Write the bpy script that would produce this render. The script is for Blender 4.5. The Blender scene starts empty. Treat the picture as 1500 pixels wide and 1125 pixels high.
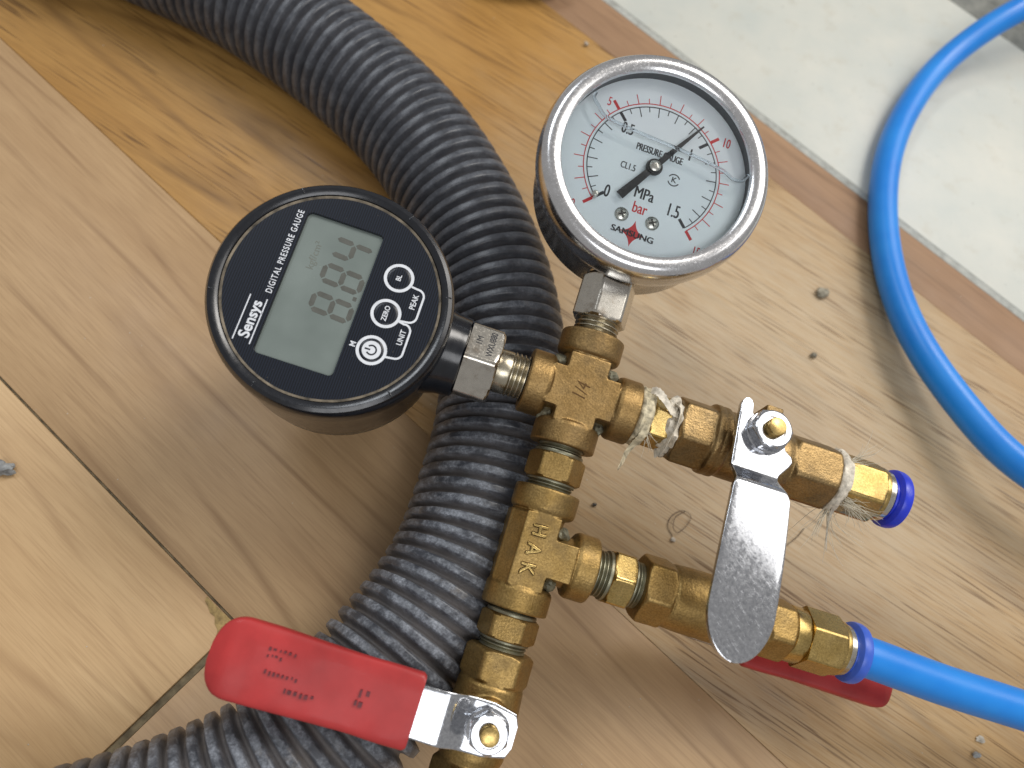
import bpy, bmesh, math, random
from mathutils import Vector, Matrix, noise
random.seed(7)
S = 0.001                      # the scene is written in millimetres, built in metres
PI = math.pi
C = bpy.context.scene.collection
sc = bpy.context.scene

# ------------------------------------------------------------------ camera
CAM_H, FPX = 262.0, 1150.0
_d = Vector((-.17, .44, 1.0)).normalized()            # straight down, in camera axes (x right, y down, z forward)
_Z = -_d
_X = (Vector((1, 0, 0)) - _d * _d.x).normalized()
_Y = _Z.cross(_X)
cam = bpy.data.cameras.new('camera')
cam.sensor_fit = 'HORIZONTAL'; cam.sensor_width = 36.0; cam.lens = 36.0 * FPX / 1500.0
cam.clip_start = 0.005; cam.clip_end = 20.0
cam.dof.use_dof = True; cam.dof.focus_distance = 0.222; cam.dof.aperture_fstop = 11.0
co = bpy.data.objects.new('camera', cam); C.objects.link(co)
right = Vector((_X.x, _Y.x, _Z.x)); down = Vector((_X.y, _Y.y, _Z.y)); fwd = Vector((_X.z, _Y.z, _Z.z))
mw = Matrix((right, -down, -fwd)).transposed().to_4x4(); mw.translation = Vector((0, 0, CAM_H * S))
co.matrix_world = mw
sc.camera = co

# ------------------------------------------------------------------ light
w = bpy.data.worlds.new('World'); sc.world = w; w.use_nodes = True
bg = w.node_tree.nodes['Background']; bg.inputs['Color'].default_value = (1.0, .98, .96, 1); bg.inputs['Strength'].default_value = .39

def area(name, loc, target, size, power, col=(1, 1, 1), sy=None):
    l = bpy.data.lights.new(name, 'AREA'); l.energy = power; l.color = col; l.size = size
    if sy: l.shape = 'RECTANGLE'; l.size_y = sy
    o = bpy.data.objects.new(name, l); C.objects.link(o); o.location = loc
    o.rotation_euler = (Vector(target) - Vector(loc)).to_track_quat('-Z', 'Y').to_euler()
    return o
area('ceiling_lamp', (.90, .92, 1.60), (.05, .08, .03), .60, 11.5, (1.0, .95, .88), .60)
area('reflection_panel', (1.62, .78, 1.8), (.1, .1, 0), 1.5, 27.0, (1.0, .97, .93), 1.6)  # added soft fill, placed to reflect in the upper part of the lever
area('fill_far_left', (-.75, 1.15, 1.9), (.05, .1, 0), .9, 10.0, (.90, .95, 1.0), .35)  # added fill from the far left for highlights on the hose
area('fill_near', (.1, -1.1, 1.75), (.05, .1, 0), 1.1, 11.0, (.97, .98, 1.0), .75)  # added fill on the near side, set to mirror in the handle plate

vs = sc.view_settings
vs.view_transform = 'Standard'; vs.look = 'None'; vs.exposure = -0.14; vs.gamma = 1.0; vs.use_curve_mapping = False
sc.render.engine = 'CYCLES'
sc.cycles.use_denoising = True
sc.cycles.max_bounces = 7; sc.cycles.transparent_max_bounces = 16
sc.cycles.sample_clamp_indirect = 6.0

# ------------------------------------------------------------------ materials
def lin(r, g, b):
    f = lambda c: (c / 255 / 12.92) if c / 255 <= .04045 else ((c / 255 + .055) / 1.055) ** 2.4
    return (f(r), f(g), f(b), 1.0)

class NT:
    def __init__(s, name):
        s.m = bpy.data.materials.new(name); s.m.use_nodes = True; s.t = s.m.node_tree; s.t.nodes.clear()
        s.out = s.n('ShaderNodeOutputMaterial')
    def n(s, typ, **kw):
        nd = s.t.nodes.new(typ)
        for k, v in kw.items():
            if k in nd.inputs.keys(): nd.inputs[k].default_value = v
            else: setattr(nd, k, v)
        return nd
    def l(s, a, b): s.t.links.new(a, b)
    def coord(s, scale=(1, 1, 1), rot=(0, 0, 0), loc=(0, 0, 0)):
        tc = s.n('ShaderNodeTexCoord'); v = tc.outputs['Object']
        if any(rot):
            r = s.n('ShaderNodeMapping'); r.inputs['Rotation'].default_value = rot; s.l(v, r.inputs['Vector']); v = r.outputs['Vector']
        mp = s.n('ShaderNodeMapping')
        mp.inputs['Scale'].default_value = scale; mp.inputs['Location'].default_value = loc
        s.l(v, mp.inputs['Vector']); return mp.outputs['Vector']
    def noise(s, vec, scale, detail=3, rough=.55, dist=0.0):
        nd = s.n('ShaderNodeTexNoise'); nd.inputs['Scale'].default_value = scale; nd.inputs['Detail'].default_value = detail
        nd.inputs['Roughness'].default_value = rough; nd.inputs['Distortion'].default_value = dist
        s.l(vec, nd.inputs['Vector']); return nd.outputs['Fac']
    def ramp(s, fac, stops, interp='LINEAR'):
        r = s.n('ShaderNodeValToRGB'); e = r.color_ramp.elements; r.color_ramp.interpolation = interp
        while len(e) < len(stops): e.new(.5)
        for i, (p, c) in enumerate(stops):
            e[i].position = p; e[i].color = c if len(c) == 4 else (*c, 1)
        s.l(fac, r.inputs['Fac']); return r.outputs['Color']
    def mix(s, fac, a, b, mode='MIX'):
        m = s.n('ShaderNodeMix'); m.data_type = 'RGBA'; m.blend_type = mode
        for sock, v in ((0, fac), (6, a), (7, b)):
            if isinstance(v, (int, float)): m.inputs[sock].default_value = v
            elif isinstance(v, tuple): m.inputs[sock].default_value = v
            else: s.l(v, m.inputs[sock])
        return m.outputs[2]
    def math(s, op, a, b=0.0):
        m = s.n('ShaderNodeMath'); m.operation = op
        for i, v in enumerate((a, b)):
            if isinstance(v, (int, float)): m.inputs[i].default_value = v
            else: s.l(v, m.inputs[i])
        return m.outputs[0]
    def attr(s, name):
        a = s.n('ShaderNodeAttribute'); a.attribute_name = name; return a.outputs['Fac']
    def bsdf(s, col, rough=.5, metal=0.0, spec=.5, bump=None, bstr=.3, bdist=.0002, coat=0.0, rnode=None, sss=0, bump2=None):
        b = s.n('ShaderNodeBsdfPrincipled')
        if isinstance(col, tuple): b.inputs['Base Color'].default_value = col
        else: s.l(col, b.inputs['Base Color'])
        if isinstance(rough, (int, float)): b.inputs['Roughness'].default_value = rough
        else: s.l(rough, b.inputs['Roughness'])
        if isinstance(metal, (int, float)): b.inputs['Metallic'].default_value = metal
        else: s.l(metal, b.inputs['Metallic'])
        b.inputs['Specular IOR Level'].default_value = spec; b.inputs['Coat Weight'].default_value = coat; b.inputs['Coat Roughness'].default_value = .15
        if bump is not None:
            bn = s.n('ShaderNodeBump'); bn.inputs['Strength'].default_value = bstr; bn.inputs['Distance'].default_value = bdist
            s.l(bump, bn.inputs['Height']); s.l(bn.outputs[0], b.inputs['Normal'])
        s.l(b.outputs[0], s.out.inputs['Surface']); s.b = b; return s.m

def m_plain(name, col, rough=.5, metal=0.0, spec=.5, var=.12, vscale=400, coat=0.0, bump=.0, bscale=3000):
    t = NT(name); v = t.coord(); n = t.noise(v, vscale, 4)
    dark = tuple(c * (1 - var * 2) for c in col[:3]) + (1,); lite = tuple(min(1, c * (1 + var)) for c in col[:3]) + (1,)
    cc = t.ramp(n, [(.3, dark), (.7, lite)])
    rr = t.math('ADD', t.math('MULTIPLY', t.noise(v, vscale * 2.3, 3), .22), rough - .11)
    bn = t.noise(v, bscale, 2) if bump else None
    return t.bsdf(cc, rr, metal, spec, bn, bump, .00015, coat)

def m_brass(name, a, b, rough=.34, grain=.55, gscale=1500, dirt=.5):
    t = NT(name); v = t.coord()
    n = t.noise(v, 140, 4, .6)
    base = t.ramp(n, [(.3, a), (.7, b)])
    spk = t.noise(v, 1900, 2)
    base = t.mix(t.ramp(spk, [(.35, (.4,)*3), (.62, (0,)*3)]), base, tuple(c * .35 for c in a[:3]) + (1,))
    dn = t.ramp(t.noise(v, 90, 5, .65), [(.50, (0,)*3), (.72, (dirt,)*3)])
    base = t.mix(dn, base, lin(90, 74, 48))
    rr = t.math('ADD', t.math('MULTIPLY', t.noise(v, 260, 3), .3), rough - .12)
    g = t.math('ADD', t.noise(v, gscale, 2, .5), t.math('MULTIPLY', t.noise(v, gscale * .35, 2), .8))
    return t.bsdf(base, rr, t.math('SUBTRACT', 1.0, t.math('MULTIPLY', dn, .5)), .5, g, grain, .00022)

def m_steel(name, col, rough=.16, scratch=.25, dirt=0.0):
    t = NT(name); v = t.coord()
    n = t.noise(v, 500, 4, .65)
    cc = t.ramp(n, [(.3, tuple(c * .86 for c in col[:3])), (.65, col[:3])])
    if dirt:
        dn = t.ramp(t.noise(v, 160, 5, .7), [(.52, (0,)*3), (.7, (dirt,)*3)])
        cc = t.mix(dn, cc, lin(120, 96, 66))
    sp = t.noise(v, 1500, 3, .7)
    rr = t.math('ADD', t.math('MULTIPLY', t.ramp(sp, [(.5, (0,)*3), (.75, (1,)*3)]), .16), rough)
    return t.bsdf(cc, rr, 1.0, .5, t.noise(v, 900, 3), scratch * .35, .00003)

def m_wood(name, light, mid, dark, ang, pores=.5, rough=.42, dust=None, seed=0.0, streak=1.0, rings=9.0):
    t = NT(name); r = (0, 0, -math.radians(ang)); lo = (seed, seed * 1.7, 0)
    tone = t.noise(t.coord((5, 32, 1), r, lo), 1.0, 4, .55, .5)
    c1 = t.ramp(tone, [(.30, mid), (.66, light)])
    st = t.noise(t.coord((16, 330, 1), r, lo), 1.0, 4, .6, .25)
    c1 = t.mix(t.ramp(st, [(.30, (.42 * streak,)*3), (.56, (0,)*3)]), c1, tuple(.6 * m_ + .4 * d_ for m_, d_ in zip(mid[:3], dark[:3])) + (1,))
    # growth rings: thin contour lines of a stretched field
    fld = t.noise(t.coord((1.7, 17, 1), r, (seed + 3, 1, 0)), 1.0, 2, .35, .35)
    sn = t.math('SINE', t.math('MULTIPLY', fld, 6.2832 * rings))
    ln = t.ramp(sn, [(.62, (0,)*3), (.97, (.75,)*3), (1.0, (1,)*3)])
    brk = t.ramp(t.noise(t.coord((14, 60, 1), r, (1, seed, 0)), 1.0, 3), [(.36, (0,)*3), (.62, (1,)*3)])
    c1 = t.mix(t.math('MULTIPLY', t.math('MULTIPLY', ln, brk), .95 * streak), c1, dark)
    fine = t.noise(t.coord((60, 1700, 1), r, lo), 1.0, 3, .6)
    c1 = t.mix(t.ramp(fine, [(.34, (.35,)*3), (.55, (0,)*3)]), c1, tuple(.5 * m_ + .5 * d_ for m_, d_ in zip(mid[:3], dark[:3])) + (1,))
    po = t.noise(t.coord((34, 1150, 1), r, lo), 1.0, 2, .5)
    zone = t.ramp(t.noise(t.coord((12, 130, 1), r, (seed, 5, 0)), 1.0, 2), [(.40, (.12,)*3), (.60, (1,)*3)])
    pm = t.math('MULTIPLY', t.ramp(po, [(.55, (0,)*3), (.63, (pores,)*3)]), zone)
    # handling dirt: soft grey smears of no direction
    sm = t.ramp(t.noise(t.coord(), 22, 5, .6), [(.48, (0,)*3), (.78, (.20,)*3)])
    c1 = t.mix(sm, c1, tuple(c * .76 for c in mid[:3]) + (1,))
    dm = None
    if dust:
        dcol, loc, rad = dust
        tc = t.n('ShaderNodeTexCoord'); d = t.n('ShaderNodeVectorMath'); d.operation = 'DISTANCE'
        t.l(tc.outputs['Object'], d.inputs[0]); d.inputs[1].default_value = loc
        f = t.math('ADD', d.outputs['Value'], t.math('MULTIPLY', t.math('SUBTRACT', t.noise(t.coord((1, 3, 1), r), 30, 5, .65), .5), .09))
        dm = t.ramp(t.math('DIVIDE', f, rad), [(.30, (.72,)*3), (1.0, (0,)*3)])
        c1 = t.mix(t.math('MULTIPLY', dm, t.ramp(fine, [(.32, (.5,)*3), (.55, (1,)*3)])), c1, dcol)
    c1 = t.mix(t.math('MULTIPLY', pm, .85), c1, dark)
    rr = t.math('ADD', t.math('MULTIPLY', t.noise(t.coord(), 60, 4), .25), rough - .12)
    if dm is not None: rr = t.math('ADD', rr, t.math('MULTIPLY', dm, .2))
    h = t.math('ADD', t.math('MULTIPLY', pm, -1.0), t.math('MULTIPLY', fine, .3))
    return t.bsdf(c1, rr, 0, .42, h, .35, .00012)

MAT = {}
MAT['light_a'] = m_wood('pale_laminate', lin(206, 175, 132), lin(190, 156, 113), lin(136, 100, 64), -41.0, .22, .44, seed=.3, streak=.52, rings=13)
MAT['light_b'] = m_wood('pale_laminate_other', lin(188, 157, 118), lin(170, 138, 100), lin(118, 86, 56), -42.5, .22, .44, seed=7.3, streak=.52, rings=14)  # darker than its neighbours, partly light falloff put into the wood tone
MAT['light_c'] = m_wood('pale_laminate_third', lin(196, 165, 126), lin(178, 145, 107), lin(126, 94, 62), -42.0, .22, .44, seed=4.4, streak=.52, rings=13)
MAT['oak'] = m_wood('oak_threshold', lin(188, 145, 82), lin(168, 123, 62), lin(90, 60, 30), -33.0, .85, .42,
                    dust=(lin(190, 176, 151), (.150, .112, 0), .195), seed=1.3, streak=.62, rings=9)
MAT['brown'] = m_wood('brown_edge', lin(166, 132, 100), lin(150, 116, 86), lin(100, 74, 52), -41.8, .4, .55, seed=6.2, streak=.6)
t = NT('tile_cream'); v = t.coord()
c = t.ramp(t.noise(v, 26, 5, .6), [(.3, lin(190, 194, 187)), (.7, lin(206, 205, 194))])
c = t.mix(t.ramp(t.noise(v, 420, 3, .6), [(.68, (0,)*3), (.74, (.55,)*3)]), c, lin(120, 118, 108))
c = t.mix(t.ramp(t.noise(v, 75, 4, .7), [(.55, (0,)*3), (.8, (.4,)*3)]), c, lin(170, 160, 136))
MAT['tile'] = t.bsdf(c, .42, 0, .4, t.noise(v, 600, 3), .15, .0002)
t = NT('grout'); v = t.coord()
c = t.ramp(t.noise(v, 160, 5, .7), [(.3, lin(140, 138, 130)), (.5, lin(170, 172, 166)), (.7, lin(188, 188, 180))])
MAT['grout'] = t.bsdf(c, .8, 0, .3, t.noise(v, 900, 4), .6, .0006)
t = NT('grey_joint'); v = t.coord()
MAT['grey'] = t.bsdf(t.ramp(t.noise(v, 120, 5, .7), [(.3, lin(100, 102, 98)), (.7, lin(146, 146, 138))]), .8, 0, .3, t.noise(v, 900, 4), .6, .0006)
MAT['gap'] = m_plain('gap_dirt', lin(70, 58, 44), .9, var=.3, vscale=900)
MAT['joint'] = m_plain('joint_filler', lin(120, 108, 84), .85, var=.3, vscale=300)
MAT['filler'] = m_plain('chipped_core', lin(168, 142, 92), .8, var=.25, vscale=500, bump=.5)

MAT['cast'] = m_brass('cast_brass', lin(152, 123, 78), lin(172, 143, 97), .45, .42, 1700, .7)
MAT['cast_b'] = m_brass('cast_brass_yellow', lin(160, 131, 78), lin(180, 151, 98), .43, .42, 1700, .6)
MAT['valve'] = m_brass('valve_brass', lin(148, 122, 82), lin(168, 142, 100), .40, .5, 1800, .75)
MAT['turned'] = m_brass('turned_brass', lin(190, 160, 96), lin(210, 182, 120), .24, .08, 2600, .3)
MAT['patina'] = m_plain('patina', lin(142, 140, 120), .6, .45, var=.35, vscale=350, bump=.4)
MAT['outline'] = m_plain('letter_outline', lin(96, 76, 46), .7, .6, var=.3, vscale=600)
MAT['nickel'] = m_steel('nickel', lin(205, 200, 190), .20, .3, .55)
MAT['thread'] = m_steel('thread_metal', lin(192, 184, 164), .26, .3, .4)
MAT['dull_thread'] = m_steel('dull_thread', lin(150, 148, 128), .42, .3, .5)
MAT['chrome'] = m_steel('bezel_steel', lin(222, 222, 224), .19, .05, .0)
MAT['case'] = m_steel('case_steel', lin(196, 190, 180), .22, .2, .2)
t = NT('lever_steel'); v = t.coord()
cc = t.ramp(t.noise(v, 1100, 5, .75), [(.32, lin(172, 174, 180)), (.62, lin(210, 212, 216))])
scr = t.ramp(t.noise(t.coord((300, 2600, 900), (.2, .1, .7)), 1.0, 2), [(.58, (0,)*3), (.66, (1,)*3)])
rr = t.math('ADD', t.math('MULTIPLY', t.ramp(t.noise(v, 900, 4, .75), [(.4, (0,)*3), (.7, (1,)*3)]), .13), t.math('ADD', t.math('MULTIPLY', scr, .12), .09))
MAT['lever'] = t.bsdf(cc, rr, 1.0, .5, t.noise(v, 260, 3), .30, .00004)
MAT['black'] = m_plain('black_plastic', lin(20, 23, 30), .22, 0, .5, .15, 300, .25, .03, 1800)
MAT['cap'] = m_plain('case_back', lin(44, 40, 36), .30, .1, .5, .15, 300, .2)
t = NT('face_film'); v = t.coord()
wv = t.n('ShaderNodeTexWave'); wv.inputs['Scale'].default_value = 480; wv.inputs['Distortion'].default_value = 0.0; wv.bands_direction = 'X'; t.l(v, wv.inputs['Vector'])
c = t.ramp(wv.outputs['Fac'], [(.3, lin(12, 15, 22)), (.7, lin(28, 35, 48))])
c = t.mix(t.ramp(t.noise(v, 1500, 2, .8), [(.74, (0,)*3), (.80, (.6,)*3)]), c, lin(170, 155, 130))
MAT['film'] = t.bsdf(c, .30, 0, .38, None)
t = NT('lcd_panel'); v = t.coord()
c = t.ramp(t.noise(v, 45, 3), [(.3, lin(104, 114, 110)), (.7, lin(124, 134, 130))])
c = t.mix(t.ramp(t.noise(v, 1900, 2, .8), [(.74, (0,)*3), (.80, (.5,)*3)]), c, lin(205, 200, 182))
MAT['lcd'] = t.bsdf(c, .32, 0, .5)
MAT['digit'] = m_plain('lcd_digit', lin(90, 91, 85), .35, var=.08)
MAT['digit_faint'] = m_plain('lcd_faint', lin(112, 116, 108), .35, var=.08)
MAT['white'] = m_plain('white_print', lin(222, 226, 232), .4, var=.05)
MAT['dust'] = m_plain('rim_dust', lin(122, 112, 96), .8, var=.4, vscale=260)
MAT['dial'] = m_plain('dial_enamel', lin(240, 249, 255), .45, var=.03, vscale=60)
MAT['ink'] = m_plain('black_ink', lin(24, 28, 38), .4, var=.05)
MAT['red_ink'] = m_plain('red_ink', lin(206, 40, 48), .4, var=.05)
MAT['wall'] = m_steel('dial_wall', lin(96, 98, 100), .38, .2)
MAT['screw'] = m_steel('screw_steel', lin(200, 198, 190), .25, .2)
MAT['slot'] = m_plain('screw_slot', lin(60, 58, 54), .5)
MAT['needle'] = m_plain('needle_black', lin(16, 18, 24), .35)
MAT['red'] = m_plain('red_vinyl', lin(178, 54, 54), .48, 0, .32, .12, 70, .1, .15, 1800)
MAT['maroon'] = m_plain('maroon_plastic', lin(74, 34, 26), .5, 0, .4, .15, 120)
MAT['print'] = m_plain('faded_print', lin(104, 36, 44), .5, var=.2, vscale=900)
MAT['collar'] = m_plain('blue_collar', lin(38, 58, 205), .32, 0, .5, .06)
MAT['collar_b'] = m_plain('blue_collar_pale', lin(62, 100, 205), .34, 0, .5, .06)
t = NT('blue_tube'); v = t.coord()
c = t.ramp(t.noise(v, 40, 3), [(.3, lin(20, 126, 220)), (.7, lin(34, 142, 230))])
MAT['tube'] = t.bsdf(c, t.math('ADD', t.math('MULTIPLY', t.noise(v, 160, 4), .2), .26), 0, .5, t.noise(v, 300, 3), .08, .0003)
t = NT('hose_rubber'); v = t.coord()
cr = t.attr('crest'); ds = t.attr('dusty')
scuff = t.ramp(t.noise(v, 170, 6, .75), [(.42, (0,)*3), (.68, (1,)*3)])
fine = t.ramp(t.noise(v, 1500, 3, .7), [(.35, (.3,)*3), (.65, (1,)*3)])
rub = t.math('MULTIPLY', t.math('MULTIPLY', scuff, fine), t.math('MULTIPLY', ds, t.math('ADD', t.math('MULTIPLY', cr, .55), .25)))
c = t.mix(rub, lin(60, 63, 70), lin(180, 187, 198))
vd = t.math('MULTIPLY', t.math('SUBTRACT', 1.0, cr), t.math('MULTIPLY', ds, t.ramp(t.noise(v, 90, 5, .65), [(.3, (.4,)*3), (.65, (.95,)*3)])))
c = t.mix(vd, c, lin(130, 124, 121))
c = t.mix(t.math('MULTIPLY', t.ramp(t.noise(v, 75, 5, .7), [(.6, (0,)*3), (.72, (.35,)*3)]), ds), c, lin(132, 120, 104))
amt = t.math('MAXIMUM', rub, vd)
MAT['hose'] = t.bsdf(c, t.math('ADD', t.math('MULTIPLY', amt, .35), .33), 0, .5, t.noise(v, 1200, 3), .25, .0002)
MAT['tape'] = m_plain('ptfe_tape', lin(226, 217, 200), .7, 0, .4, .22, 700, 0, .6, 1600)
MAT['tape_g'] = m_plain('stained_tape', lin(212, 200, 170), .7, 0, .4, .3, 600, 0, .6, 1600)
MAT['fibre'] = m_plain('fibre', lin(208, 200, 180), .7, var=.1)
MAT['hair'] = m_plain('hair', lin(70, 58, 46), .5)
MAT['mortar'] = m_plain('mortar', lin(150, 144, 128), .9, var=.3, vscale=500, bump=.8, bscale=900)
MAT['stone'] = m_plain('stone_chip', lin(150, 152, 152), .85, var=.25, vscale=400, bump=.8, bscale=900)
MAT['speck'] = m_plain('speck', lin(200, 192, 178), .9, var=.2)
def m_clear(name, tint, ior=1.5, extra=.0):
    t = NT(name); fr = t.n('ShaderNodeFresnel'); fr.inputs['IOR'].default_value = ior
    tr = t.n('ShaderNodeBsdfTransparent'); tr.inputs['Color'].default_value = tint
    gl = t.n('ShaderNodeBsdfGlossy'); gl.inputs['Roughness'].default_value = .03; gl.inputs['Color'].default_value = (1, 1, 1, 1)
    mx = t.n('ShaderNodeMixShader'); t.l(t.math('ADD', fr.outputs[0], extra), mx.inputs[0]); t.l(tr.outputs[0], mx.inputs[1]); t.l(gl.outputs[0], mx.inputs[2])
    t.l(mx.outputs[0], t.out.inputs['Surface']); return t.m
MAT['glass'] = m_clear('gauge_glass', (.985, .99, .995, 1), 1.45)
MAT['liquid'] = m_clear('glycerine', (.99, 1.0, 1.0, 1), 1.02)
t = NT('meniscus'); g = t.n('ShaderNodeBsdfGlass'); g.inputs['IOR'].default_value = 1.4; g.inputs['Roughness'].default_value = .02; g.inputs['Color'].default_value = (.9, .93, .95, 1)
t.l(g.outputs[0], t.out.inputs['Surface']); MAT['meniscus'] = t.m

# ------------------------------------------------------------------ mesh helpers
I4 = Matrix.Identity(4)
def frame(o, x, y, z):
    m = Matrix((Vector(x), Vector(y), Vector(z))).transposed().to_4x4(); m.translation = Vector(o); return m
def tr(x, y, z): return Matrix.Translation((x, y, z))
def rot(a, ax): return Matrix.Rotation(math.radians(a), 4, ax)

class MB:
    def __init__(s): s.v = []; s.f = []; s.a = {}
    def add(s, vs, fs, T=I4):
        k = len(s.v); s.v += [T @ Vector(p) for p in vs]; s.f += [tuple(i + k for i in f) for f in fs]; return s
    def grid(s, rows, T=I4, closed=True, cap0=False, cap1=False):
        n = len(rows[0]); vs = [p for r in rows for p in r]; fs = []
        for i in range(len(rows) - 1):
            for j in range(n if closed else n - 1):
                a = i * n + j; b = i * n + (j + 1) % n; fs.append((a, b, b + n, a + n))
        if cap0: fs.append(tuple(range(n - 1, -1, -1)))
        if cap1: fs.append(tuple((len(rows) - 1) * n + j for j in range(n)))
        return s.add(vs, fs, T)
    def lathe(s, prof, T=I4, n=48, cap0=True, cap1=True, wob=0.0):
        rows = []
        for r, z in prof:
            rows.append([((r + (wob * noise.noise((math.cos(2*PI*j/n)*3, math.sin(2*PI*j/n)*3, z*.9)) if wob else 0)) * math.cos(2*PI*j/n),
                          (r + (wob * noise.noise((math.cos(2*PI*j/n)*3, math.sin(2*PI*j/n)*3, z*.9)) if wob else 0)) * math.sin(2*PI*j/n), z) for j in range(n)])
        return s.grid(rows, T, True, cap0, cap1)
    def cyl(s, r, z0, z1, T=I4, n=40, b=.25):
        return s.lathe([(r - b, z0), (r - b * .3, z0 + b * .3), (r, z0 + b), (r, z1 - b), (r - b * .3, z1 - b * .3), (r - b, z1)], T, n)
    def thread(s, r, z0, z1, T=I4, pitch=1.34, d=.55, n=48):
        prof = []; z = z0; k = 0
        while z < z1 - .05:
            prof += [(r - d, z), (r, z + pitch * .38), (r, z + pitch * .55)]; z += pitch
        prof.append((r - d, z1)); return s.lathe(prof, T, n)
    def hexa(s, af, z0, z1, T=I4, r0=0.0, ch=(1, 1), bore=None):
        R = af / 2 / math.cos(PI / 6); rc = .975 * R
        phis = [-30, -27.2, -25.5, -20, -10, 0, 10, 20, 25.5, 27.2]
        ang = [(k * 60 + p, p) for k in range(6) for p in phis]
        zs = [z0, z0 + .25, z0 + .6, z0 + 1.0, z0 + 1.5, z1 - 1.5, z1 - 1.0, z1 - .6, z1 - .25, z1]
        rows = []
        for z in zs:
            cone = min(af / 2 * .985 + (z - z0) * 1.5 if ch[0] else R, af / 2 * .985 + (z1 - z) * 1.5 if ch[1] else R)
            row = []
            for a, p in ang:
                rr = min(af / 2 / math.cos(math.radians(p)), rc, max(cone, .1)); th = math.radians(a + r0)
                row.append((rr * math.cos(th), rr * math.sin(th), z))
            rows.append(row)
        return s.grid(rows, T, True, True, True)
    def box(s, x0, x1, y0, y1, z0, z1, T=I4, b=.3):
        bm = bmesh.new(); bmesh.ops.create_cube(bm, size=1)
        for v in bm.verts: v.co = Vector(((x0 + x1) / 2 + v.co.x * (x1 - x0), (y0 + y1) / 2 + v.co.y * (y1 - y0), (z0 + z1) / 2 + v.co.z * (z1 - z0)))
        if b: bmesh.ops.bevel(bm, geom=bm.edges[:], offset=b, segments=2, affect='EDGES', profile=.5)
        bm.verts.index_update(); vs = [v.co.copy() for v in bm.verts]; fs = [tuple(v.index for v in f.verts) for f in bm.faces]; bm.free()
        return s.add(vs, fs, T)
    def poly(s, pts, z0, z1, T=I4):
        n = len(pts); vs = [(x, y, z0) for x, y in pts] + [(x, y, z1) for x, y in pts]
        fs = [tuple(range(n - 1, -1, -1)), tuple(range(n, 2 * n))] + [(i, (i + 1) % n, n + (i + 1) % n, n + i) for i in range(n)]
        return s.add(vs, fs, T)
    def sweep(s, pts, rad, n=10, T=I4, cap=True):
        pts = [Vector(p) for p in pts]; N = len(pts); up = None; rows = []
        for i, p in enumerate(pts):
            d = (pts[min(i + 1, N - 1)] - pts[max(i - 1, 0)]).normalized()
            if up is None:
                up = Vector((0, 0, 1)) if abs(d.z) < .9 else Vector((1, 0, 0))
            u = (up - d * up.dot(d)).normalized(); up = u; vv = d.cross(u)
            r = rad(i / (N - 1)) if callable(rad) else rad
            rows.append([p + (u * math.cos(2*PI*j/n) + vv * math.sin(2*PI*j/n)) * r for j in range(n)])
        return s.grid(rows, T, True, cap, cap)
    def stroke(s, pts, wd, z0, z1, T=I4, closed=False):
        # a flat printed line of width wd through 2-D points
        P = [Vector(p) for p in pts]; n = len(P); L = []; Rr = []
        for i in range(n):
            a = P[(i - 1) % n] if (closed or i > 0) else P[i]; b = P[(i + 1) % n] if (closed or i < n - 1) else P[i]
            d = (b - a).normalized(); nn = Vector((-d.y, d.x)); L.append(P[i] + nn * wd / 2); Rr.append(P[i] - nn * wd / 2)
        rows = []
        for i in range(n): rows.append([(L[i].x, L[i].y, z0), (L[i].x, L[i].y, z1), (Rr[i].x, Rr[i].y, z1), (Rr[i].x, Rr[i].y, z0)])
        if closed: rows.append(rows[0])
        return s.grid(rows, T, True, not closed, not closed)
    def blade(s, us, Lf, Rf, zf, bf, p=.2, T=I4, n=28, wav=0.0):
        rows = []
        for u in us:
            l, r_ = Lf(u), Rf(u); cx = (l + r_) / 2; a = max((r_ - l) / 2, .02); bb = bf(u); zc = zf(u); row = []
            for j in range(n):
                th = 2 * PI * j / n; c_, s_ = math.cos(th), math.sin(th)
                x = cx + a * math.copysign(abs(c_) ** p, c_); z = zc + bb * math.copysign(abs(s_) ** p, s_)
                if wav: z += wav * noise.noise((u * .11, x * .15, 3.0))
                row.append((u, x, z))
            rows.append(row)
        return s.grid(rows, T, True, True, True)
    def build(s, name, mat, parent=None, smooth=32, recalc=True, remesh=0.0, sm_it=3):
        me = bpy.data.meshes.new(name); me.from_pydata([v * S for v in s.v], [], s.f)
        if recalc:
            bm = bmesh.new(); bm.from_mesh(me); bmesh.ops.recalc_face_normals(bm, faces=bm.faces[:]); bm.to_mesh(me); bm.free()
        o = bpy.data.objects.new(name, me); C.objects.link(o)
        if remesh:
            r = o.modifiers.new('r', 'REMESH'); r.mode = 'VOXEL'; r.voxel_size = remesh * S; r.use_smooth_shade = True
            q = o.modifiers.new('s', 'SMOOTH'); q.factor = .5; q.iterations = sm_it
            dg = bpy.context.evaluated_depsgraph_get(); nm = bpy.data.meshes.new_from_object(o.evaluated_get(dg))
            o.modifiers.clear(); o.data = nm; bpy.data.meshes.remove(me); me = nm; me.name = name
        for p in me.polygons: p.use_smooth = bool(smooth)
        if smooth and not remesh: me.set_sharp_from_angle(angle=math.radians(smooth))
        me.materials.clear(); me.materials.append(MAT[mat] if isinstance(mat, str) else mat)
        if parent: o.parent = parent
        return o

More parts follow.
